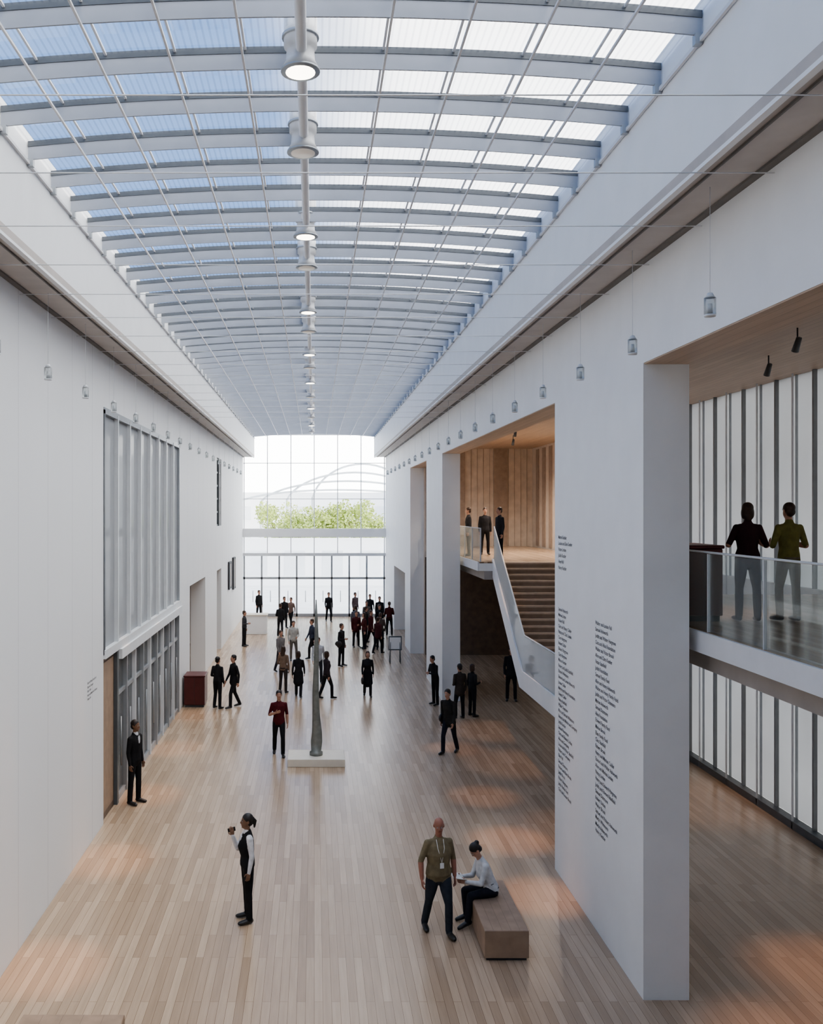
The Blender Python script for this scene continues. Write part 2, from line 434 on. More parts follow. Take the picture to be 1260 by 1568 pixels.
# ------------------------------------------------------------ end glazing
mb = MB()
mb.box(-W, W, YE+.05, YE+.08, 3.9, ZT, M['glass'])
mb.box(-3.66, 3.66, YE+.05, YE+.08, ZT, 11.3, M['glass'])
for i in range(7):
    x = -W+.06+(2*W-.12)*i/6
    mb.box(x-.025, x+.025, YE, YE+.16, 3.9, ZT if abs(x) > 3.6 else 11.2, M['mull'])
for z in (7.2, 9.4):
    mb.box(-W, W, YE+.02, YE+.12, z, z+.04, M['mull'])
mb.box(-W, W, YE-.25, YE+.2, 4.88, 5.4, M['white_plain'])
mb.box(-W, W, YE-.05, YE+.15, 3.72, 3.9, M['mull'])
mb.build('window_3')
mb = MB()
mb.box(-W, W, YE+.05, YE+.08, 0, 3.72, M['glass'])
for i in range(9):
    x = -W+.07+(2*W-.14)*i/8
    mb.box(x-.05, x+.05, YE, YE+.14, 0, 3.72, M['steel'])
mb.box(-W, W, YE, YE+.14, 2.3, 2.42, M['steel']); mb.box(-W, W, YE, YE+.14, 0, .18, M['steel'])
for i in range(8):
    x = -W+.07+(2*W-.14)*(i+.5)/8
    mb.tube([(x, YE-.06, .9), (x, YE-.06, 1.6)], [.02, .02], M['steel'], 8)
mb.build('door_2')

# ------------------------------------------------------------ right facade
XF = 9.85; YF = 34.0
mb = MB()
mb.box(XF+.12, XF+.14, -6, YF, .15, 9.3, M['facade'])
y = -5.9
while y < YF:
    mb.box(XF+.02, XF+.10, y-.025, y+.025, 0, 9.3, M['mullg'])
    mb.box(XF-.10, XF-.07, y+.55, y+.58, 0, 9.3, M['mull'])
    mb.box(XF+.05, XF+.10, y+.70, y+.72, 0, 9.3, M['steel'])
    y += 1.5
mb.box(XF-.1, XF+.1, -6, YF, 0, .16, M['mulld'])
mb.box(XF-.02, XF+.1, -6, YF, 4.45, 4.95, M['white_plain'])
mb.build('window_4')
mb = MB()
mb.box(XF, XF+.2, YF, 41.3, 0, 9.3, M['wood'])
y = YF+.5
while y < 41:
    mb.box(XF-.03, XF, y, y+.5, 4.95, 9.2, M['panel']); y += 1.1
mb.build('wall_gallery_side')
def balcony(nm, y0, y1):
    mb = MB()
    mb.box(5.16, XF-.2, y0, y1, 4.86, 4.9, M['floor'])
    mb.box(5.14, XF-.2, y0, y1, 4.62, 4.86, M['white_plain'])
    mb.box(5.10, 5.14, y0, y1, 4.62, 4.90, M['purlin'])
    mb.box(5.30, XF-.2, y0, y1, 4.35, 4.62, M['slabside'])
    mb.build(nm)
    mb = MB()
    mb.box(5.18, 5.20, y0+.02, y1-.02, 4.9, 5.93, M['rail'])
    mb.tube([(5.19, y0, 5.95), (5.19, y1, 5.95)], [.015, .015], M['mull'], 8)
    y = y0+.02
    while y < y1:
        mb.box(5.17, 5.21, y, y+.012, 4.9, 5.93, M['mull']); y += 1.5
    mb.build('glass_balustrade')
balcony('floor_upper_near', -6, 17.5)
balcony('floor_upper_far', 28.5, 41.2)
mb = MB(); mb.box(-W, W, -6, 1.2, 4.5, 4.9, M['floor']); mb.build('floor_bridge')
mb = MB()
def flight(ya, za, yb_, zb, n, x0=5.66, x1=7.94):
    for i in range(n):
        y0 = ya+(yb_-ya)*i/n; y1 = ya+(yb_-ya)*(i+1)/n
        z = za+(zb-za)*(i+1)/n
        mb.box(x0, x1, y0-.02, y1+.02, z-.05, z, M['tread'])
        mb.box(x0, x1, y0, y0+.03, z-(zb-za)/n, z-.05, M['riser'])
flight(24.6, 2.05, 28.5, 4.9, 17)
flight(18.4, 0.0, 21.0, 2.05, 12, 5.66, 6.9)
mb.box(5.66, 7.94, 21.0, 24.62, 1.95, 2.05, M['tread'])
for x0, up in ((5.56, 0), (7.94, 1), (6.9, 2)):
    lo = [(18.2, 0), (18.6, 0), (21.1, 1.72)]
    if up == 0: poly = lo+[(24.8, 1.72), (28.6, 4.5), (28.6, 5.0), (24.5, 2.2), (20.9, 2.2), (18.2, .12)]; gp = [(18.3, .1), (20.95, 2.2), (24.5, 2.2), (28.5, 5.0), (28.5, 5.98), (24.4, 3.15), (20.8, 3.15), (18.3, 1.1)]; hr = [(18.3, 1.12), (20.8, 3.17), (24.4, 3.17), (28.5, 6.0)]
    elif up == 1: poly = [(21.0, 1.72), (24.8, 1.72), (28.6, 4.5), (28.6, 5.0), (24.5, 2.2), (21.0, 2.2)]; gp = [(21.05, 2.2), (24.5, 2.2), (28.5, 5.0), (28.5, 5.98), (24.4, 3.15), (21.05, 3.15)]; hr = [(21.05, 3.17), (24.4, 3.17), (28.5, 6.0)]
    else: poly = lo+[(21.1, 2.2), (20.9, 2.2), (18.2, .12)]; gp = [(18.3, .1), (20.95, 2.2), (20.95, 3.15), (20.8, 3.15), (18.3, 1.1)]; hr = [(18.3, 1.12), (20.8, 3.17), (20.95, 3.17)]
    mb.prismx(poly, x0, x0+.1, M['white_plain'])
    xg = x0+.04
    mb.prismx(gp, xg, xg+.02, M['stairglass'])
    mb.tube([(xg+.01, a, b) for a, b in hr], [.02]*len(hr), M['mull'], 8)
mb.build('staircase')
for (x, y) in ((6.6, 11.5), (7.4, 14), (8.2, 16.5), (6.6, 20), (7.4, 24), (6.6, 30), (7.4, 34)):
    mb = MB()
    mb.tube([(0,0,.25),(0,0,.08)], [.012,.012], M['dark'], 8)
    mb.tube([(0,-.05,.09),(0,.07,-.1)], [.04,.055], M['mulld'], 14)
    mb.tube([(0,.068,-.098),(0,.072,-.106)], [.045,.045], M['lampdim'], 14)
    mb.build('track_spotlight', (x, y, 9.05))
for (x, y) in ((6.2, 9.2), (6.0, 11.0), (7.4, 12.8)):
    spot('gallery_bulb', (x, y, 4.3), 170, 40, WARM, .9)
for (x, y, z, e, d) in ((8.6, 20.5, 9.1, 350, 30), (5.35, 18.5, 9.1, 350, 22), (5.2, 23.5, 9.1, 380, 22), (5.2, 27, 9.1, 380, 22), (6.2, 14.5, 9.1, 200, 40), (7.2, 9, 9.1, 200, 40)):
    spot('gallery_bulb', (x, y, z), e, d, (1, .60, .34), .9)
for (x, y, z, e, d) in ((7.0, 31, 9.1, 350, 120), (7, 36, 9.1, 600, 150), (8.2, 33, 9.1, 500, 150)):
    spot('gallery_bulb', (x, y, z), e, d, (1, .84, .70), .9, .1)

# ------------------------------------------------------------ furniture
def bench(x0, x1, y0, y1):
    mb = MB()
    mb.box(x0, x1, y0, y1, .04, .44, M['bench'], .008)
    mb.box(x0+.03, x1-.03, y0+.03, y1-.03, 0, .05, M['dark'])
    n = 5
    for i in range(1, n): mb.box(x0+(x1-x0)*i/n-.002, x0+(x1-x0)*i/n+.002, y0+.01, y1-.01, .4395, .4405, M['darkwood'])
    mb.build('wooden_bench')
bench(2.46, 3.10, 13.19, 15.0)
bench(-3.5, -2.28, 10.3, 11.0)
mb = MB()
mb.box(-.68, .78, 23.15, 24.1, 0.0, .2, M['plinth'], .01)
mb.build('sculpture_plinth')
mb = MB()
mb.tube([(0,0,0),(0,0,.08),(0,0,.1),(.01,0,.35),(.02,0,.6),(.0,0,1.0),(-.015,0,1.6),(.0,0,2.2),(.01,0,3.0),(0,0,3.5),(0,0,4.0)],
        [(.17,.17),(.17,.17),(.13,.12),(.15,.13),(.13,.11),(.10,.09),(.085,.08),(.07,.07),(.055,.055),(.04,.04),(.015,.015)], M['bronze'], 18)
mb.build('totem_sculpture', (.05, 23.6, .2))
def redesk(x0, x1, y0, y1, z, h):
    mb = MB()
    mb.box(x0+.03, x1-.03, y0+.03, y1-.03, z, z+.08, M['dark'])
    mb.box(x0, x1, y0, y1, z+.08, z+h-.05, M['red'], .01)
    mb.box(x0-.02, x1+.02, y0-.02, y1+.02, z+h-.05, z+h, M['red'], .01)
    mb.box((x0+x1)/2-.004, (x0+x1)/2+.004, y0-.003, y0, z+.1, z+h-.06, M['dark'])
    mb.build('information_desk')
redesk(-4.3, -3.62, 30.2, 31.0, 0, 1.05)
redesk(5.38, 5.90, 13.2, 14.2, 4.9, 1.1)
mb = MB()
mb.box(-3.7, -2.5, 48, 48.8, 0, .98, M['white_plain'], .015); mb.box(-3.75, -2.45, 47.95, 48.85, .98, 1.04, M['plinth'])
mb.box(-3.65, -2.55, 48.02, 48.78, 0, .08, M['dark'])
mb.build('reception_desk')
mb = MB()
for dx in (-.22, .22):
    mb.tube([(dx, -.15, 0), (dx*.9, 0, 1.05)], [.018, .015], M['mulld'], 8); mb.tube([(dx, .25, 0), (dx*.9, .0, 1.0)], [.015, .015], M['mulld'], 8)
mb.box(-.28, .28, -.03, 0, .55, 1.15, M['mulld']); mb.box(-.24, .24, -.035, -.03, .6, 1.1, M['white_plain'])
mb.build('sign_easel', (3.45, 39, 0))

fn = ["Marion", "Robert", "Alice", "Henry", "Judith", "Samuel", "Clara", "Walter", "Nancy", "Edward", "Louise", "Martin", "Ellen", "Victor"]
ln = ["Hargrove", "Linden", "Ashworth", "Calder", "Whitmore", "Pell", "Stanfield", "Brook", "Kestler", "Dunmore", "Family Fund", "Foundation", "and Company"]
def lettering(name, y, ztop, lines, size, sp=1.25, x=W-.004, rz=-math.pi/2):
    cu = bpy.data.curves.new(name, 'FONT')
    body = []
    for i in range(lines):
        t = random.choice(fn)+" "+random.choice(ln)
        if random.random() < .3: t = random.choice(fn)+" and "+t
        body.append(t)
    cu.body = "\n".join(body); cu.size = size; cu.space_line = sp; cu.offset = size*.012; cu.resolution_u = 2
    ob = bpy.data.objects.new(name+'_src', cu); scene.collection.objects.link(ob)
    bpy.context.view_layer.update()
    me = bpy.data.meshes.new_from_object(ob.evaluated_get(bpy.context.evaluated_depsgraph_get()))
    bpy.data.objects.remove(ob)
    me.materials.clear(); me.materials.append(M['ink'])
    o = bpy.data.objects.new(name, me); scene.collection.objects.link(o)
    o.location = (x, y, ztop)
    o.rotation_euler = (math.pi/2, 0, rz)
    return o
lettering('wall_lettering', 16.35, 4.72, 33, .085, 1.18)
lettering('wall_lettering', 14.2, 4.74, 33, .085, 1.18)
lettering('wall_lettering', 16.35, 6.0, 6, .09, 1.2)
lettering('wall_lettering', 17.6, 3.15, 5, .06, 1.3, x=-W+.004, rz=math.pi/2)

# ------------------------------------------------------------ outside
B('plaza_ground', -150, 150, YE+.2, 260, -.25, -.05, M['concrete'])
mb = MB(); mb.box(10.2, 150, -60, YE+.2, -.25, -.05, M['concrete']); mb.build('plaza_ground')
mb = MB()
mb.box(-40, 60, 150, 160, 0, 9.5, M['bldg'])
mb.box(-60, -12, 135, 150, 0, 14, M['bldg'])
mb.box(16, 60, 140, 160, 0, 15, M['bldg'])
for i in range(30):
    mb.box(-38+i*3.2, -36+i*3.2, 149.9, 150, 1.2, 3.4, M['bldgw']); mb.box(-38+i*3.2, -36+i*3.2, 149.9, 150, 5, 7.2, M['bldgw'])
mb.build('pale_building')
mb = MB()
mb.box(-30, 30, 80, 80.6, -.05, 3.95, M['bldg'])
for i in range(18): mb.box(-29+i*3.3, -27.2+i*3.3, 79.95, 80, .8, 3.0, M['bldgw'])
mb.box(-30.2, 30.2, 79.8, 80.8, 3.95, 4.1, M['bldg'])
mb.build('garden_wall')
mb = MB()
for c in range(4):
    pts = []
    for k in range(21):
        a = math.pi*(.08+.84*k/20)
        pts.append((3+c*1.0-math.cos(a)*(13-c*2.2), 110+c*1.2, 6.8+math.sin(a)*(2.2+c*1.1)))
    mb.tube(pts, [(.9, .12)]*21, M['ribbon'], 8, side=V((0, 1, 0)))
    for k in (0, 20): mb.tube([pts[k], (pts[k][0], pts[k][1], -.05)], [.15, .15], M['ribbon'], 8)
mb.build('bandshell')
def tree_mesh(seed):
    rnd = random.Random(seed); mb = MB()
    mb.tube([(0,0,0),(.05,0,1.5),(0,.05,3.2),(.1,0,5)], [.16,.12,.09,.04], M['bark'], 8)
    for a in range(5):
        an = a*1.26; mb.tube([(0,0,2.6+a*.3),(math.cos(an)*1.1,math.sin(an)*1.1,4+a*.3)], [.06,.02], M['bark'], 6)
    cl = [(rnd.uniform(-1.7,1.7), rnd.uniform(-1.5,1.5), rnd.uniform(3.6,6.3), rnd.uniform(.7,1.2)) for _ in range(16)]
    for c in cl:
        for _ in range(130):
            d = V((rnd.gauss(0,1), rnd.gauss(0,1), rnd.gauss(0,1))).normalized()*c[3]*rnd.uniform(.6,1.05)
            p = V(c[:3])+d; u = V((rnd.uniform(-1,1),rnd.uniform(-1,1),rnd.uniform(-1,1))).normalized(); w = u.orthogonal().normalized()
            s_ = rnd.uniform(.08,.17)
            mb.add([p+u*s_, p+w*s_*.6, p-u*s_, p-w*s_*.6], [(0,1,2,3)], M['leaf'])
    return mb.mesh('street_tree')
tms = [tree_mesh(1), tree_mesh(2)]
for i in range(6):
    o = bpy.data.objects.new('street_tree', tms[i % 2]); o.location = (-3.2+i*1.75, 86+random.uniform(-2, 2), -.05)
    o.rotation_euler = (0, 0, i*1.3); o.scale = (1, 1, random.uniform(.95, 1.1)); scene.collection.objects.link(o)

# ------------------------------------------------------------ people
cm = {}
def cloth(col, rough=.8):
    key = (col, rough)
    if key not in cm: cm[key] = pmat('cloth_%d' % len(cm), col, rough, .15, 14, spec=.2)
    return cm[key]
SK = pmat('skin', (.46, .26, .185), .5, .06, 10); SKD = pmat('skin_dark', (.20, .11, .07), .5, .06, 10); SKR = pmat('skin_ruddy', (.33, .145, .10), .5, .06, 10)
HB = pmat('hair_black', (.015, .012, .012), .5, .2, 30); HBR = pmat('hair_brown', (.05, .025, .015), .5, .2, 30); HG = pmat('hair_grey', (.25, .22, .20), .6, .2, 30)
SHOE = pmat('shoe_black', (.02, .018, .018), .4, .1, 8); LIP = pmat('lip', (.32, .11, .09), .5, .05, 10); EYE = pmat('eye_dark', (.02, .015, .012), .2, 0, 5); EYW = pmat('eye_white', (.7, .68, .66), .3, 0, 5)
STAND = dict(Lth=(.07,-.02,-1), Lsh=(.02,.03,-1), Rth=(-.09,.04,-1), Rsh=(-.02,.05,-1), Lua=(.16,.05,-1), Lfa=(.02,-.22,-1), Rua=(-.17,.03,-1), Rfa=(.0,-.18,-1))
CASUAL = dict(Lth=(.10,-.12,-1), Lsh=(.04,.12,-1), Rth=(-.05,.03,-1), Rsh=(-.01,.04,-1), Lua=(.22,.10,-1), Lfa=(-.35,-.8,-.2), Rua=(-.20,.08,-1), Rfa=(.02,-.30,-1))
WALK = dict(Lth=(.04,-.40,-1), Lsh=(.0,-.02,-1), Rth=(-.05,.22,-1), Rsh=(-.0,.48,-1), Lua=(.18,.28,-1), Lfa=(.06,-.10,-1), Rua=(-.18,-.20,-1), Rfa=(-.02,-.55,-1))
WALK2 = dict(Rth=(-.04,-.40,-1), Rsh=(.0,-.02,-1), Lth=(.05,.22,-1), Lsh=(.0,.48,-1), Rua=(-.18,.28,-1), Rfa=(-.06,-.10,-1), Lua=(.18,-.20,-1), Lfa=(.02,-.55,-1))
FOLD = dict(STAND, Lua=(.22,-.15,-1), Lfa=(-.75,-.75,.15), Rua=(-.22,-.15,-1), Rfa=(.75,-.75,.05))
BAG = dict(STAND, Rua=(-.2,.05,-1), Rfa=(.3,-.9,.1))
def person(name, x, y, z0, yaw, H=1.72, top=(.02,.02,.022), bottom=(.015,.015,.018), sleeve=None, fore=None, skin=SK, hair=HBR,
           hs='short', pose=STAND, vox=.014, girth=1.0, skirt=None, jacket=False, barelegs=False, bag=None, prop=None, lean=0, hp=0, hy=0, pelvis=None, female=False, collar=None, lanyard=False):
    s = H/1.76
    mtop, mbot = cloth(top), cloth(bottom)
    msl = cloth(sleeve) if sleeve else mtop
    mfo = skin if fore == 'skin' else (cloth(fore) if fore else msl)
    mleg = skin if barelegs else mbot
    mb = MB(); nodes = []
    def addnodes(pts, rad, frames, mat):
        for i in range(len(pts)-1):
            p, q = V(pts[i]), V(pts[i+1]); n = max(1, int((q-p).length/.02))
            for j in range(n+1):
                t = j/n
                r = [rad[i][0]*(1-t)+rad[i+1][0]*t, rad[i][1]*(1-t)+rad[i+1][1]*t]
                tt, sd, o = frames[i]
                nodes.append((p.lerp(q, t), (sd, o, tt), (r[0], r[1], min(r)), mat))
    def T(pts, rad, mat, side=V((1,0,0))):
        rad = [(r, r) if not isinstance(r, (tuple, list)) else r for r in rad]
        fr = mb.tube(pts, rad, mat, 14, side, cap='round'); addnodes(pts, rad, fr, mat)
    I3 = Matrix.Identity(3)
    def E(c, r, mat, R=I3):
        mb.ell(c, r, mat, R); nodes.append((V(c), (R@V((1,0,0)), R@V((0,1,0)), R@V((0,0,1))), r, mat))
    nv = lambda a: V(a).normalized()
    g = girth; fw = .92 if female else 1.0
    hips = {'L': V((.085, 0, -.03)), 'R': V((-.085, 0, -.03))}
    J = {}
    for k in 'LR':
        kn = hips[k]+nv(pose[k+'th'])*.43; an = kn+nv(pose[k+'sh'])*.40; J[k] = (hips[k], kn, an)
    mz = min(J['L'][2].z, J['R'][2].z)
    pz = pelvis/s if pelvis is not None else .085-mz
    P = V((0, 0, pz))
    for k in 'LR':
        h, kn, an = [P+a for a in J[k]]
        T([h, h.lerp(kn, .5), kn], [(.088*g, .092*g), (.076*g, .08*g), (.058, .06)], mleg)
        if barelegs: rr = [.055, .056, .036]
        else: rr = [.060, .060, .054]
        T([kn, kn.lerp(an, .35), an], [rr[0], rr[1], rr[2]], mleg)
        lift = max(0, an.z-.085)
        fd = V((.12 if k == 'L' else -.12, -1, -min(1.2, lift/.15))).normalized()
        T([an+V((0, .035, -.035)), an+fd*.07+V((0, 0, -.040)), an+fd*.13+V((0, 0, -.046)), an+fd*.18+V((0, 0, -.05))],
          [(.040, .042), (.045, .040), (.048, .034), (.036, .028)], SHOE)
    Rl = Matrix.Rotation(math.radians(lean), 3, 'X')
    def S(x_, y_, z_): return P+Rl@V((x_, y_, z_))
    T([S(0,.0,-.07), S(0,.005,0), S(0,0,.10)], [(.13*g,.095*g), (.165*g,.118*g), (.15*g,.108*g)], mbot)
    ch = .02 if female else 0
    low = -.10 if jacket else -.01
    T([S(0,.0,low), S(0,0,.06), S(0,0,.15), S(0,-.005-ch,.30), S(0,.0,.42), S(0,.005,.49), S(0,.01,.535)],
      [((.185 if jacket else .17)*g,(.135 if jacket else .122)*g), (.162*g,.120*g), (.145*g*fw,.112*g), (.162*g*fw,.118*g+ch), (.175*fw,.108), (.13*fw,.080), (.066,.062)], mtop)
    if collar: T([S(0,-.012,.525), S(0,-.012,.548)], [.064,.06], cloth(collar)); E(S(0,-.105,.43), (.03,.02,.09), cloth(collar))
    if skirt:
        T([S(0,0,.10), S(0,0,0), V((0,.0,pz-(pz-skirt)*.5)), V((0,.0,skirt))], [(.15,.11), (.18,.13), (.185,.145), (.20,.165)], mbot)
    T([S(0,.01,.50), S(0,-.005,.56), S(0,-.01,.62)], [.056,.052,.052], skin)
    hc = S(0,-.018,.705)
    Rh = Rl@Matrix.Rotation(math.radians(hy), 3, 'Z')@Matrix.Rotation(math.radians(hp), 3, 'X')
    def Hh(a, b, c): return hc+Rh@V((a, b, c))
    E(Hh(0,.012,.035), (.074,.092,.088), skin, Rh)
    E(Hh(0,-.022,-.03), (.060,.066,.080), skin, Rh)
    E(Hh(0,-.050,-.088), (.030,.028,.024), skin, Rh)
    T([Hh(0,-.080,.020), Hh(0,-.100,-.018)], [(.010,.010), (.016,.012)], skin)
    for sg in (-1, 1): E(Hh(sg*.076,.012,-.0), (.011,.019,.031), skin, Rh)
    if hs != 'bald':
        E(Hh(0,.024,.052), (.084,.097,.086), hair, Rh)
        E(Hh(0,.060,-.01), (.072,.056,.07), hair, Rh)
        if hs == 'short':
            for sg in (-1,1): E(Hh(sg*.066,.015,.035), (.016,.05,.04), hair, Rh)
        if hs in ('bob', 'long'):
            for sg in (-1,1): E(Hh(sg*.068,.02,-.03), (.024,.055,.085), hair, Rh)
            E(Hh(0,.062,-.06), (.078,.045,.085), hair, Rh)
        if hs == 'long': T([Hh(0,.07,-.08), Hh(0,.085,-.2), Hh(0,.09,-.28)], [(.085,.04),(.08,.035),(.05,.025)], hair)
        if hs == 'bun': E(Hh(0,.115,.07), (.042,.040,.042), hair, Rh)
        if hs == 'pony': T([Hh(0,.105,.05), Hh(0,.15,-.0), Hh(0,.14,-.10)], [.028,.032,.018], hair)
    else:
        for sg in (-1,1): E(Hh(sg*.060,.045,-.01), (.020,.045,.03), hair, Rh)
    late = []; hands = {}
    for k, sg in (('L', 1), ('R', -1)):
        sh = S(sg*.172*fw, .005, .455)
        el = sh+nv(pose[k+'ua'])*.285; wr = el+nv(pose[k+'fa'])*.245
        E(sh, (.056,.056,.056), msl)
        T([S(sg*.09, .005, .47), sh, sh.lerp(el,.5), el], [.052,.058,.050,.043], msl)
        T([el, el.lerp(wr,.3), wr], [.043,.042,.031], mfo)
        h = nv(pose.get(k+'hd', pose[k+'fa']))
        th = V((0,-1,0))*abs(h.z)+V((0,0,1))*math.hypot(h.x,h.y)
        th = (th-h*th.dot(h)).normalized()
        n = h.cross(th) if k == 'L' else th.cross(h)
        T([wr-h*.02, wr+h*.03, wr+h*.085], [(.026,.020),(.036,.017),(.040,.014)], skin, side=th)
        late.append((wr, h, th, n)); hands[k] = (wr, h, th, n)
    if bag:
        wr, h, th, n = hands['R']; c = wr+V((0,0,-.26)) if not bag == 'side' else S(-.23,.02,-.03)
        T([c+V((0,.10,.07)), c+V((0,0,0)), c+V((0,-.10,.07))], [(.05,.10),(.06,.14),(.05,.10)], SHOE)
    tmp = bpy.data.objects.new('tmp', mb.mesh('tmp')); scene.collection.objects.link(tmp)
    md = tmp.modifiers.new('r', 'REMESH'); md.mode = 'VOXEL'; md.voxel_size = vox
    ms = tmp.modifiers.new('s', 'SMOOTH'); ms.factor = .5; ms.iterations = 2
    bpy.context.view_layer.update()
    dg = bpy.context.evaluated_depsgraph_get()
    me = bpy.data.meshes.new_from_object(tmp.evaluated_get(dg))
    bpy.data.objects.remove(tmp)
    nvt = len(me.vertices); co = np.empty(nvt*3); me.vertices.foreach_get('co', co); co = co.reshape(-1, 3)
    npg = len(me.polygons); ce = np.empty(npg*3); me.polygons.foreach_get('center', ce); ce = ce.reshape(-1, 3)
    best = np.full(npg, 1e9); lab = np.zeros(npg, int); out = MB()
    for c, fr, r, mat in nodes:
        d = ce-np.array(c)
        val = (d@np.array(fr[0])/r[0])**2+(d@np.array(fr[1])/r[1])**2+(d@np.array(fr[2])/r[2])**2
        k = out.mi(mat); w = val < best; best[w] = val[w]; lab[w] = k
    out.v = [tuple(v) for v in co]; out.f = [tuple(p.vertices) for p in me.polygons]; out.m = lab.tolist(); out.sm = [True]*npg
    bpy.data.meshes.remove(me)
    for wr, h, th, n in late:
        for i, (off, L) in enumerate(((.028,.072),(.010,.080),(-.009,.075),(-.027,.060))):
            b = wr+h*.085+th*off; d1 = (h+n*.18).normalized(); d2 = (h+n*.65).normalized(); d3 = (h*.6+n).normalized()
            p1 = b+d1*L*.45; p2 = p1+d2*L*.32; p3 = p2+d3*L*.23
            out.tube([b-h*.02, p1, p2, p3], [.0095,.009,.008,.0065], skin, 7, side=th, cap='round')
        b = wr+h*.025+th*.026; p1 = b+(h*.6+th*.75+n*.2).normalized()*.036; p2 = p1+(h+th*.25+n*.35).normalized()*.03
        out.tube([b-th*.01, p1, p2], [.012,.010,.008], skin, 7, side=n, cap='round')
    for sg in (-1, 1):
        out.ell(Hh(sg*.030,-.080,.012), (.011,.006,.006), EYW, Rh, 8, 6); out.ell(Hh(sg*.030,-.0855,.012), (.005,.003,.005), EYE, Rh, 8, 6)
        out.tube([Hh(sg*.015,-.086,.030), Hh(sg*.044,-.078,.030)], [.004,.003], hair, 6)
    out.ell(Hh(0,-.087,-.052), (.022,.006,.006), LIP, Rh, 10, 6)
    if prop == 'phone':
        wr, h, th, n = hands['R']; c = wr+h*.10+n*.02
        u = th*.065; w2 = h*.035; t = n*.006
        vs = [c+a*u+b*w2+d*t for d in (-1,1) for a, b in ((-1,-1),(1,-1),(1,1),(-1,1))]
        out.add(vs, [(0,3,2,1),(4,5,6,7),(0,1,5,4),(1,2,6,5),(2,3,7,6),(3,0,4,7)], SHOE)
    if prop == 'book':
        a, b_ = hands['L'], hands['R']; c = (a[0]+a[1]*.1+b_[0]+b_[1]*.1)/2+V((0,0,.03))
        for sg in (-1,1):
            vs = [c+V((0,-.09,.0)), c+V((sg*.14,-.09,.045)), c+V((sg*.14,.10,.01)), c+V((0,.10,-.03))]
            vs += [v+V((0,0,-.012)) for v in vs]
            out.add(vs, [(0,1,2,3),(7,6,5,4),(0,4,5,1),(1,5,6,2),(2,6,7,3),(3,7,4,0)], cloth((.75,.74,.70)))
    if lanyard:
        for sg in (-1,1): out.tube([S(sg*.055,-.055,.52), S(sg*.05,-.118,.40), S(0,-.15,.20)], [.005]*3, cloth((.7,.7,.68)), 5)
        c = S(0,-.155,.16); out.box(c.x-.03, c.x+.03, c.y-.004, c.y+.004, c.z-.04, c.z+.04, cloth((.7,.7,.7)))
    out.v = [(a*s, b*s, c*s) for a, b, c in out.v]
    return out.build(name, (x, y, z0), (0, 0, math.radians(yaw)))

BLK = (.012,.012,.014); DK = (.028,.028,.032); WH = (.62,.63,.66)
person('man_walking', 1.91, 14.05, 0, 12, 1.80, top=(.19,.155,.095), bottom=(.03,.036,.048), skin=SKR, hair=HG, hs='bald',
       pose=dict(Lth=(.06,-.36,-1), Lsh=(.03,.06,-1), Rth=(-.10,.18,-1), Rsh=(-.04,.42,-1), Lua=(.28,.14,-1), Lfa=(.0,-.28,-1), Rua=(-.40,.02,-1), Rfa=(-.0,-.25,-1)),
       fore='skin', vox=.010, girth=1.2, lanyard=True, hp=12, hy=-14)
person('woman_taking_photo', -1.06, 14.5, 0, -72, 1.68, top=BLK, bottom=BLK, sleeve=WH, skin=SKD, hair=HB, hs='pony', female=True, vox=.010,
       pose=dict(STAND, Lua=(.10,.08,-1), Lfa=(.05,-.20,-1), Rua=(-.15,-.42,-.85), Rfa=(.10,-.35,.9), Rhd=(.1,-.2,1)), prop='phone', collar=WH, hp=-2)
person('woman_reading', 2.80, 14.45, 0, -78, 1.66, top=(.62,.62,.62), bottom=(.02,.02,.028), skin=SK, hair=HB, hs='bun', female=True, vox=.010,
       pelvis=.54, lean=22, hp=28, prop='book', pose=dict(Lth=(.12,-1,-.02), Lsh=(.02,-.12,-1), Rth=(-.10,-1,-.05), Rsh=(-.02,.10,-1), Lua=(.12,-.35,-1), Lfa=(-.30,-1,.12), Rua=(-.12,-.35,-1), Rfa=(.30,-1,.12)))
person('security_guard', -3.98, 20.3, 0, 65, 1.84, top=BLK, bottom=BLK, sleeve=BLK, skin=SKD, hair=HB, vox=.011, collar=WH, pose=STAND, girth=.95)
person('woman_on_balcony', 6.28, 13.25, 4.9, 172, 1.70, top=(.04,.014,.018), bottom=DK, hair=HBR, hs='bob', female=True, vox=.011, girth=1.1,
       fore='skin', pose=dict(STAND, Lua=(.45,.0,-1), Lfa=(-.4,-.5,.4), Rua=(-.40,.05,-1), Rfa=(.4,-.5,.3)))
person('man_on_balcony', 6.88, 13.25, 4.9, 188, 1.70, top=(.17,.155,.05), bottom=(.16,.135,.09), hair=HBR, vox=.011,
       fore='skin', pose=dict(CASUAL, Lua=(.35,.0,-1), Lfa=(-.3,-.6,.1), Rua=(-.35,.05,-1), Rfa=(.3,-.6,.1)))
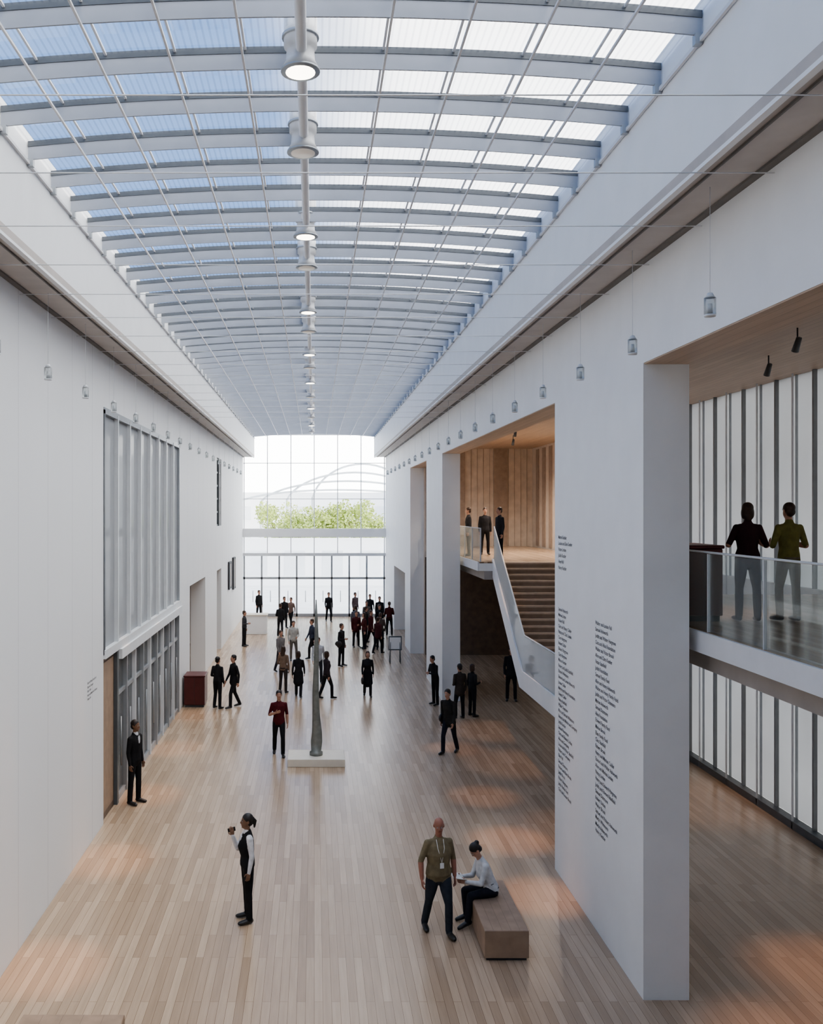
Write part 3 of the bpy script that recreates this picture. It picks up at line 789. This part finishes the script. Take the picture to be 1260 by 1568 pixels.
vis = [
 (-.94, 24.3, 5, 1.74, dict(top=(.09,.012,.016), pose=dict(WALK, Rua=(-.3,.0,-1), Rfa=(.6,-.6,.3)), fore='skin', hair=HB, vox=.012)),
 (3.62, 24.5, -35, 1.76, dict(pose=WALK2, jacket=True, hair=HB, vox=.012, lean=8, bag='side', top=(.03,.028,.026), bottom=(.02,.02,.03))),
 (-3.17, 30.0, 150, 1.70, dict(pose=CASUAL, hair=HB)),
 (-2.66, 30.2, -60, 1.76, dict(pose=WALK, jacket=True, hair=HB)),
 (-.55, 31.9, 175, 1.62, dict(pose=WALK, female=True, hs='bob', skirt=.55, jacket=True)),
 (-1.1, 32.6, 160, 1.66, dict(pose=CASUAL, top=(.22,.15,.11), bottom=(.05,.04,.04), female=True, hs='long')),
 (.43, 31.6, 120, 1.66, dict(pose=WALK2, top=(.04,.03,.035), hs='bob', female=True)),
 (.15, 34.5, 5, 1.74, dict(pose=WALK, top=(.45,.45,.47), bottom=DK)),
 (-.9, 39.6, 10, 1.72, dict(pose=CASUAL, top=(.40,.40,.38), bottom=(.12,.11,.10))),
 (-1.35, 36.8, 40, 1.70, dict(pose=WALK, top=(.16,.15,.15), bottom=(.05,.05,.07))),
 (-.1, 40.2, -70, 1.76, dict(pose=WALK, top=(.05,.06,.09))),
 (1.14, 38.2, 60, 1.78, dict(pose=BAG, bag='side', jacket=True)),
 (1.87, 32.0, 0, 1.60, dict(pose=WALK, jacket=True, skirt=.5, female=True, bag='hand', hs='bob')),
 (4.05, 30.6, -60, 1.66, dict(pose=FOLD, hair=HB, lean=10)),
 (4.55, 28.6, 200, 1.70, dict(pose=CASUAL, jacket=True, hair=HB, top=(.05,.04,.035))),
 (5.0, 28.9, 120, 1.64, dict(pose=BAG, hair=HBR, female=True, hs='bob')),
 (6.73, 31.2, -10, 1.85, dict(pose=STAND, jacket=True, hair=HB)),
 (2.0, 43.5, 15, 1.72, dict(pose=STAND, top=(.07,.015,.018), jacket=True)),
 (2.35, 43.0, -70, 1.70, dict(pose=BAG, top=(.08,.02,.02), hs='bob', female=True)),
 (2.7, 43.6, 60, 1.78, dict(pose=WALK, top=(.09,.02,.02), jacket=True)),
 (3.1, 42.8, 180, 1.72, dict(pose=CASUAL, top=(.10,.07,.06))),
 (2.9, 41.6, 140, 1.68, dict(pose=WALK2, top=(.06,.015,.018), jacket=True)),
 (2.55, 45.2, 100, 1.75, dict(pose=STAND)),
 (2.1, 46.5, 180, 1.70, dict(pose=WALK2, top=(.12,.12,.15))),
 (3.3, 46.3, 30, 1.74, dict(pose=CASUAL)),
 (2.8, 48.8, 10, 1.70, dict(pose=WALK, top=(.15,.13,.12))),
 (3.6, 50.4, 0, 1.76, dict(pose=STAND)),
 (3.9, 47.5, 180, 1.76, dict(pose=FOLD, top=(.08,.02,.02))),
 (.85, 53.5, 10, 1.74, dict(pose=WALK)),
 (-1.65, 50.5, 30, 1.74, dict(pose=STAND, jacket=True)),
 (-1.3, 51.2, -30, 1.66, dict(pose=WALK, top=(.20,.14,.12))),
 (-1.75, 47.2, 160, 1.70, dict(pose=CASUAL)),
 (-3.3, 54.6, 40, 1.74, dict(pose=STAND)),
 (-3.35, 43.8, 80, 1.70, dict(pose=BAG, top=(.05,.05,.055))),
 (3.2, 52.5, 0, 1.72, dict(pose=WALK2)),
 (2.4, 53.6, 40, 1.70, dict(pose=STAND, top=(.14,.10,.10))),
]
for x, y, yaw, H, kw in vis:
    kw.setdefault('vox', .015 if y < 35 else .019)
    person('visitor', x, y, 0, yaw, H, **kw)
for x, y, yaw in ((5.45, 32.3, -90), (6.2, 33.2, 0), (6.0, 29.6, -70)):
    person('visitor', x, y, 4.9, yaw, 1.70, vox=.017, top=DK)

# ------------------------------------------------------------ world
w = bpy.data.worlds.new('sky'); scene.world = w; w.use_nodes = True
nt = w.node_tree; nt.nodes.clear()
out = nt.nodes.new('ShaderNodeOutputWorld'); bg = nt.nodes.new('ShaderNodeBackground')
tc = N(nt, 'ShaderNodeTexCoord'); sx = N(nt, 'ShaderNodeSeparateXYZ'); nt.links.new(tc.outputs['Generated'], sx.inputs[0])
no = N(nt, 'ShaderNodeTexNoise'); no.inputs['Scale'].default_value = 3.0; no.inputs['Detail'].default_value = 5
nt.links.new(tc.outputs['Generated'], no.inputs['Vector'])
n1 = N(nt, 'ShaderNodeMath', operation='MULTIPLY_ADD'); n1.inputs[1].default_value = .5; n1.inputs[2].default_value = -.25
nt.links.new(no.outputs['Fac'], n1.inputs[0])
ad = N(nt, 'ShaderNodeMath', operation='ADD'); nt.links.new(sx.outputs['X'], ad.inputs[0]); nt.links.new(n1.outputs[0], ad.inputs[1])
mr = N(nt, 'ShaderNodeMapRange'); mr.interpolation_type = 'SMOOTHSTEP'
mr.inputs['From Min'].default_value = -.08; mr.inputs['From Max'].default_value = .16
nt.links.new(ad.outputs[0], mr.inputs['Value'])
mz = N(nt, 'ShaderNodeMapRange'); mz.interpolation_type = 'SMOOTHSTEP'
mz.inputs['From Min'].default_value = .16; mz.inputs['From Max'].default_value = .08
nt.links.new(sx.outputs['Z'], mz.inputs['Value'])
mc = N(nt, 'ShaderNodeMix', data_type='RGBA'); nt.links.new(mr.outputs[0], mc.inputs[0])
mc.inputs[6].default_value = (.17, .28, .50, 1); mc.inputs[7].default_value = (1.78, 1.76, 1.72, 1)
mh = N(nt, 'ShaderNodeMix', data_type='RGBA'); nt.links.new(mz.outputs[0], mh.inputs[0])
nt.links.new(mc.outputs[2], mh.inputs[6]); mh.inputs[7].default_value = (2.7, 2.7, 2.65, 1)
nt.links.new(mh.outputs[2], bg.inputs[0]); bg.inputs[1].default_value = 1.9
nt.links.new(bg.outputs[0], out.inputs[0])

# ------------------------------------------------------------ camera
cam = bpy.data.cameras.new('camera'); co = bpy.data.objects.new('camera', cam)
cam.sensor_fit = 'VERTICAL'; cam.sensor_height = 36; cam.lens = 1400/1568*36
cam.shift_x = .095; cam.shift_y = -.0013; cam.clip_end = 600
co.location = (0, 0, 6.5); co.rotation_euler = (math.pi/2, 0, 0)
scene.collection.objects.link(co); scene.camera = co
scene.view_settings.view_transform = 'AgX'
scene.view_settings.look = 'AgX - Medium High Contrast'
scene.view_settings.exposure = 0.55
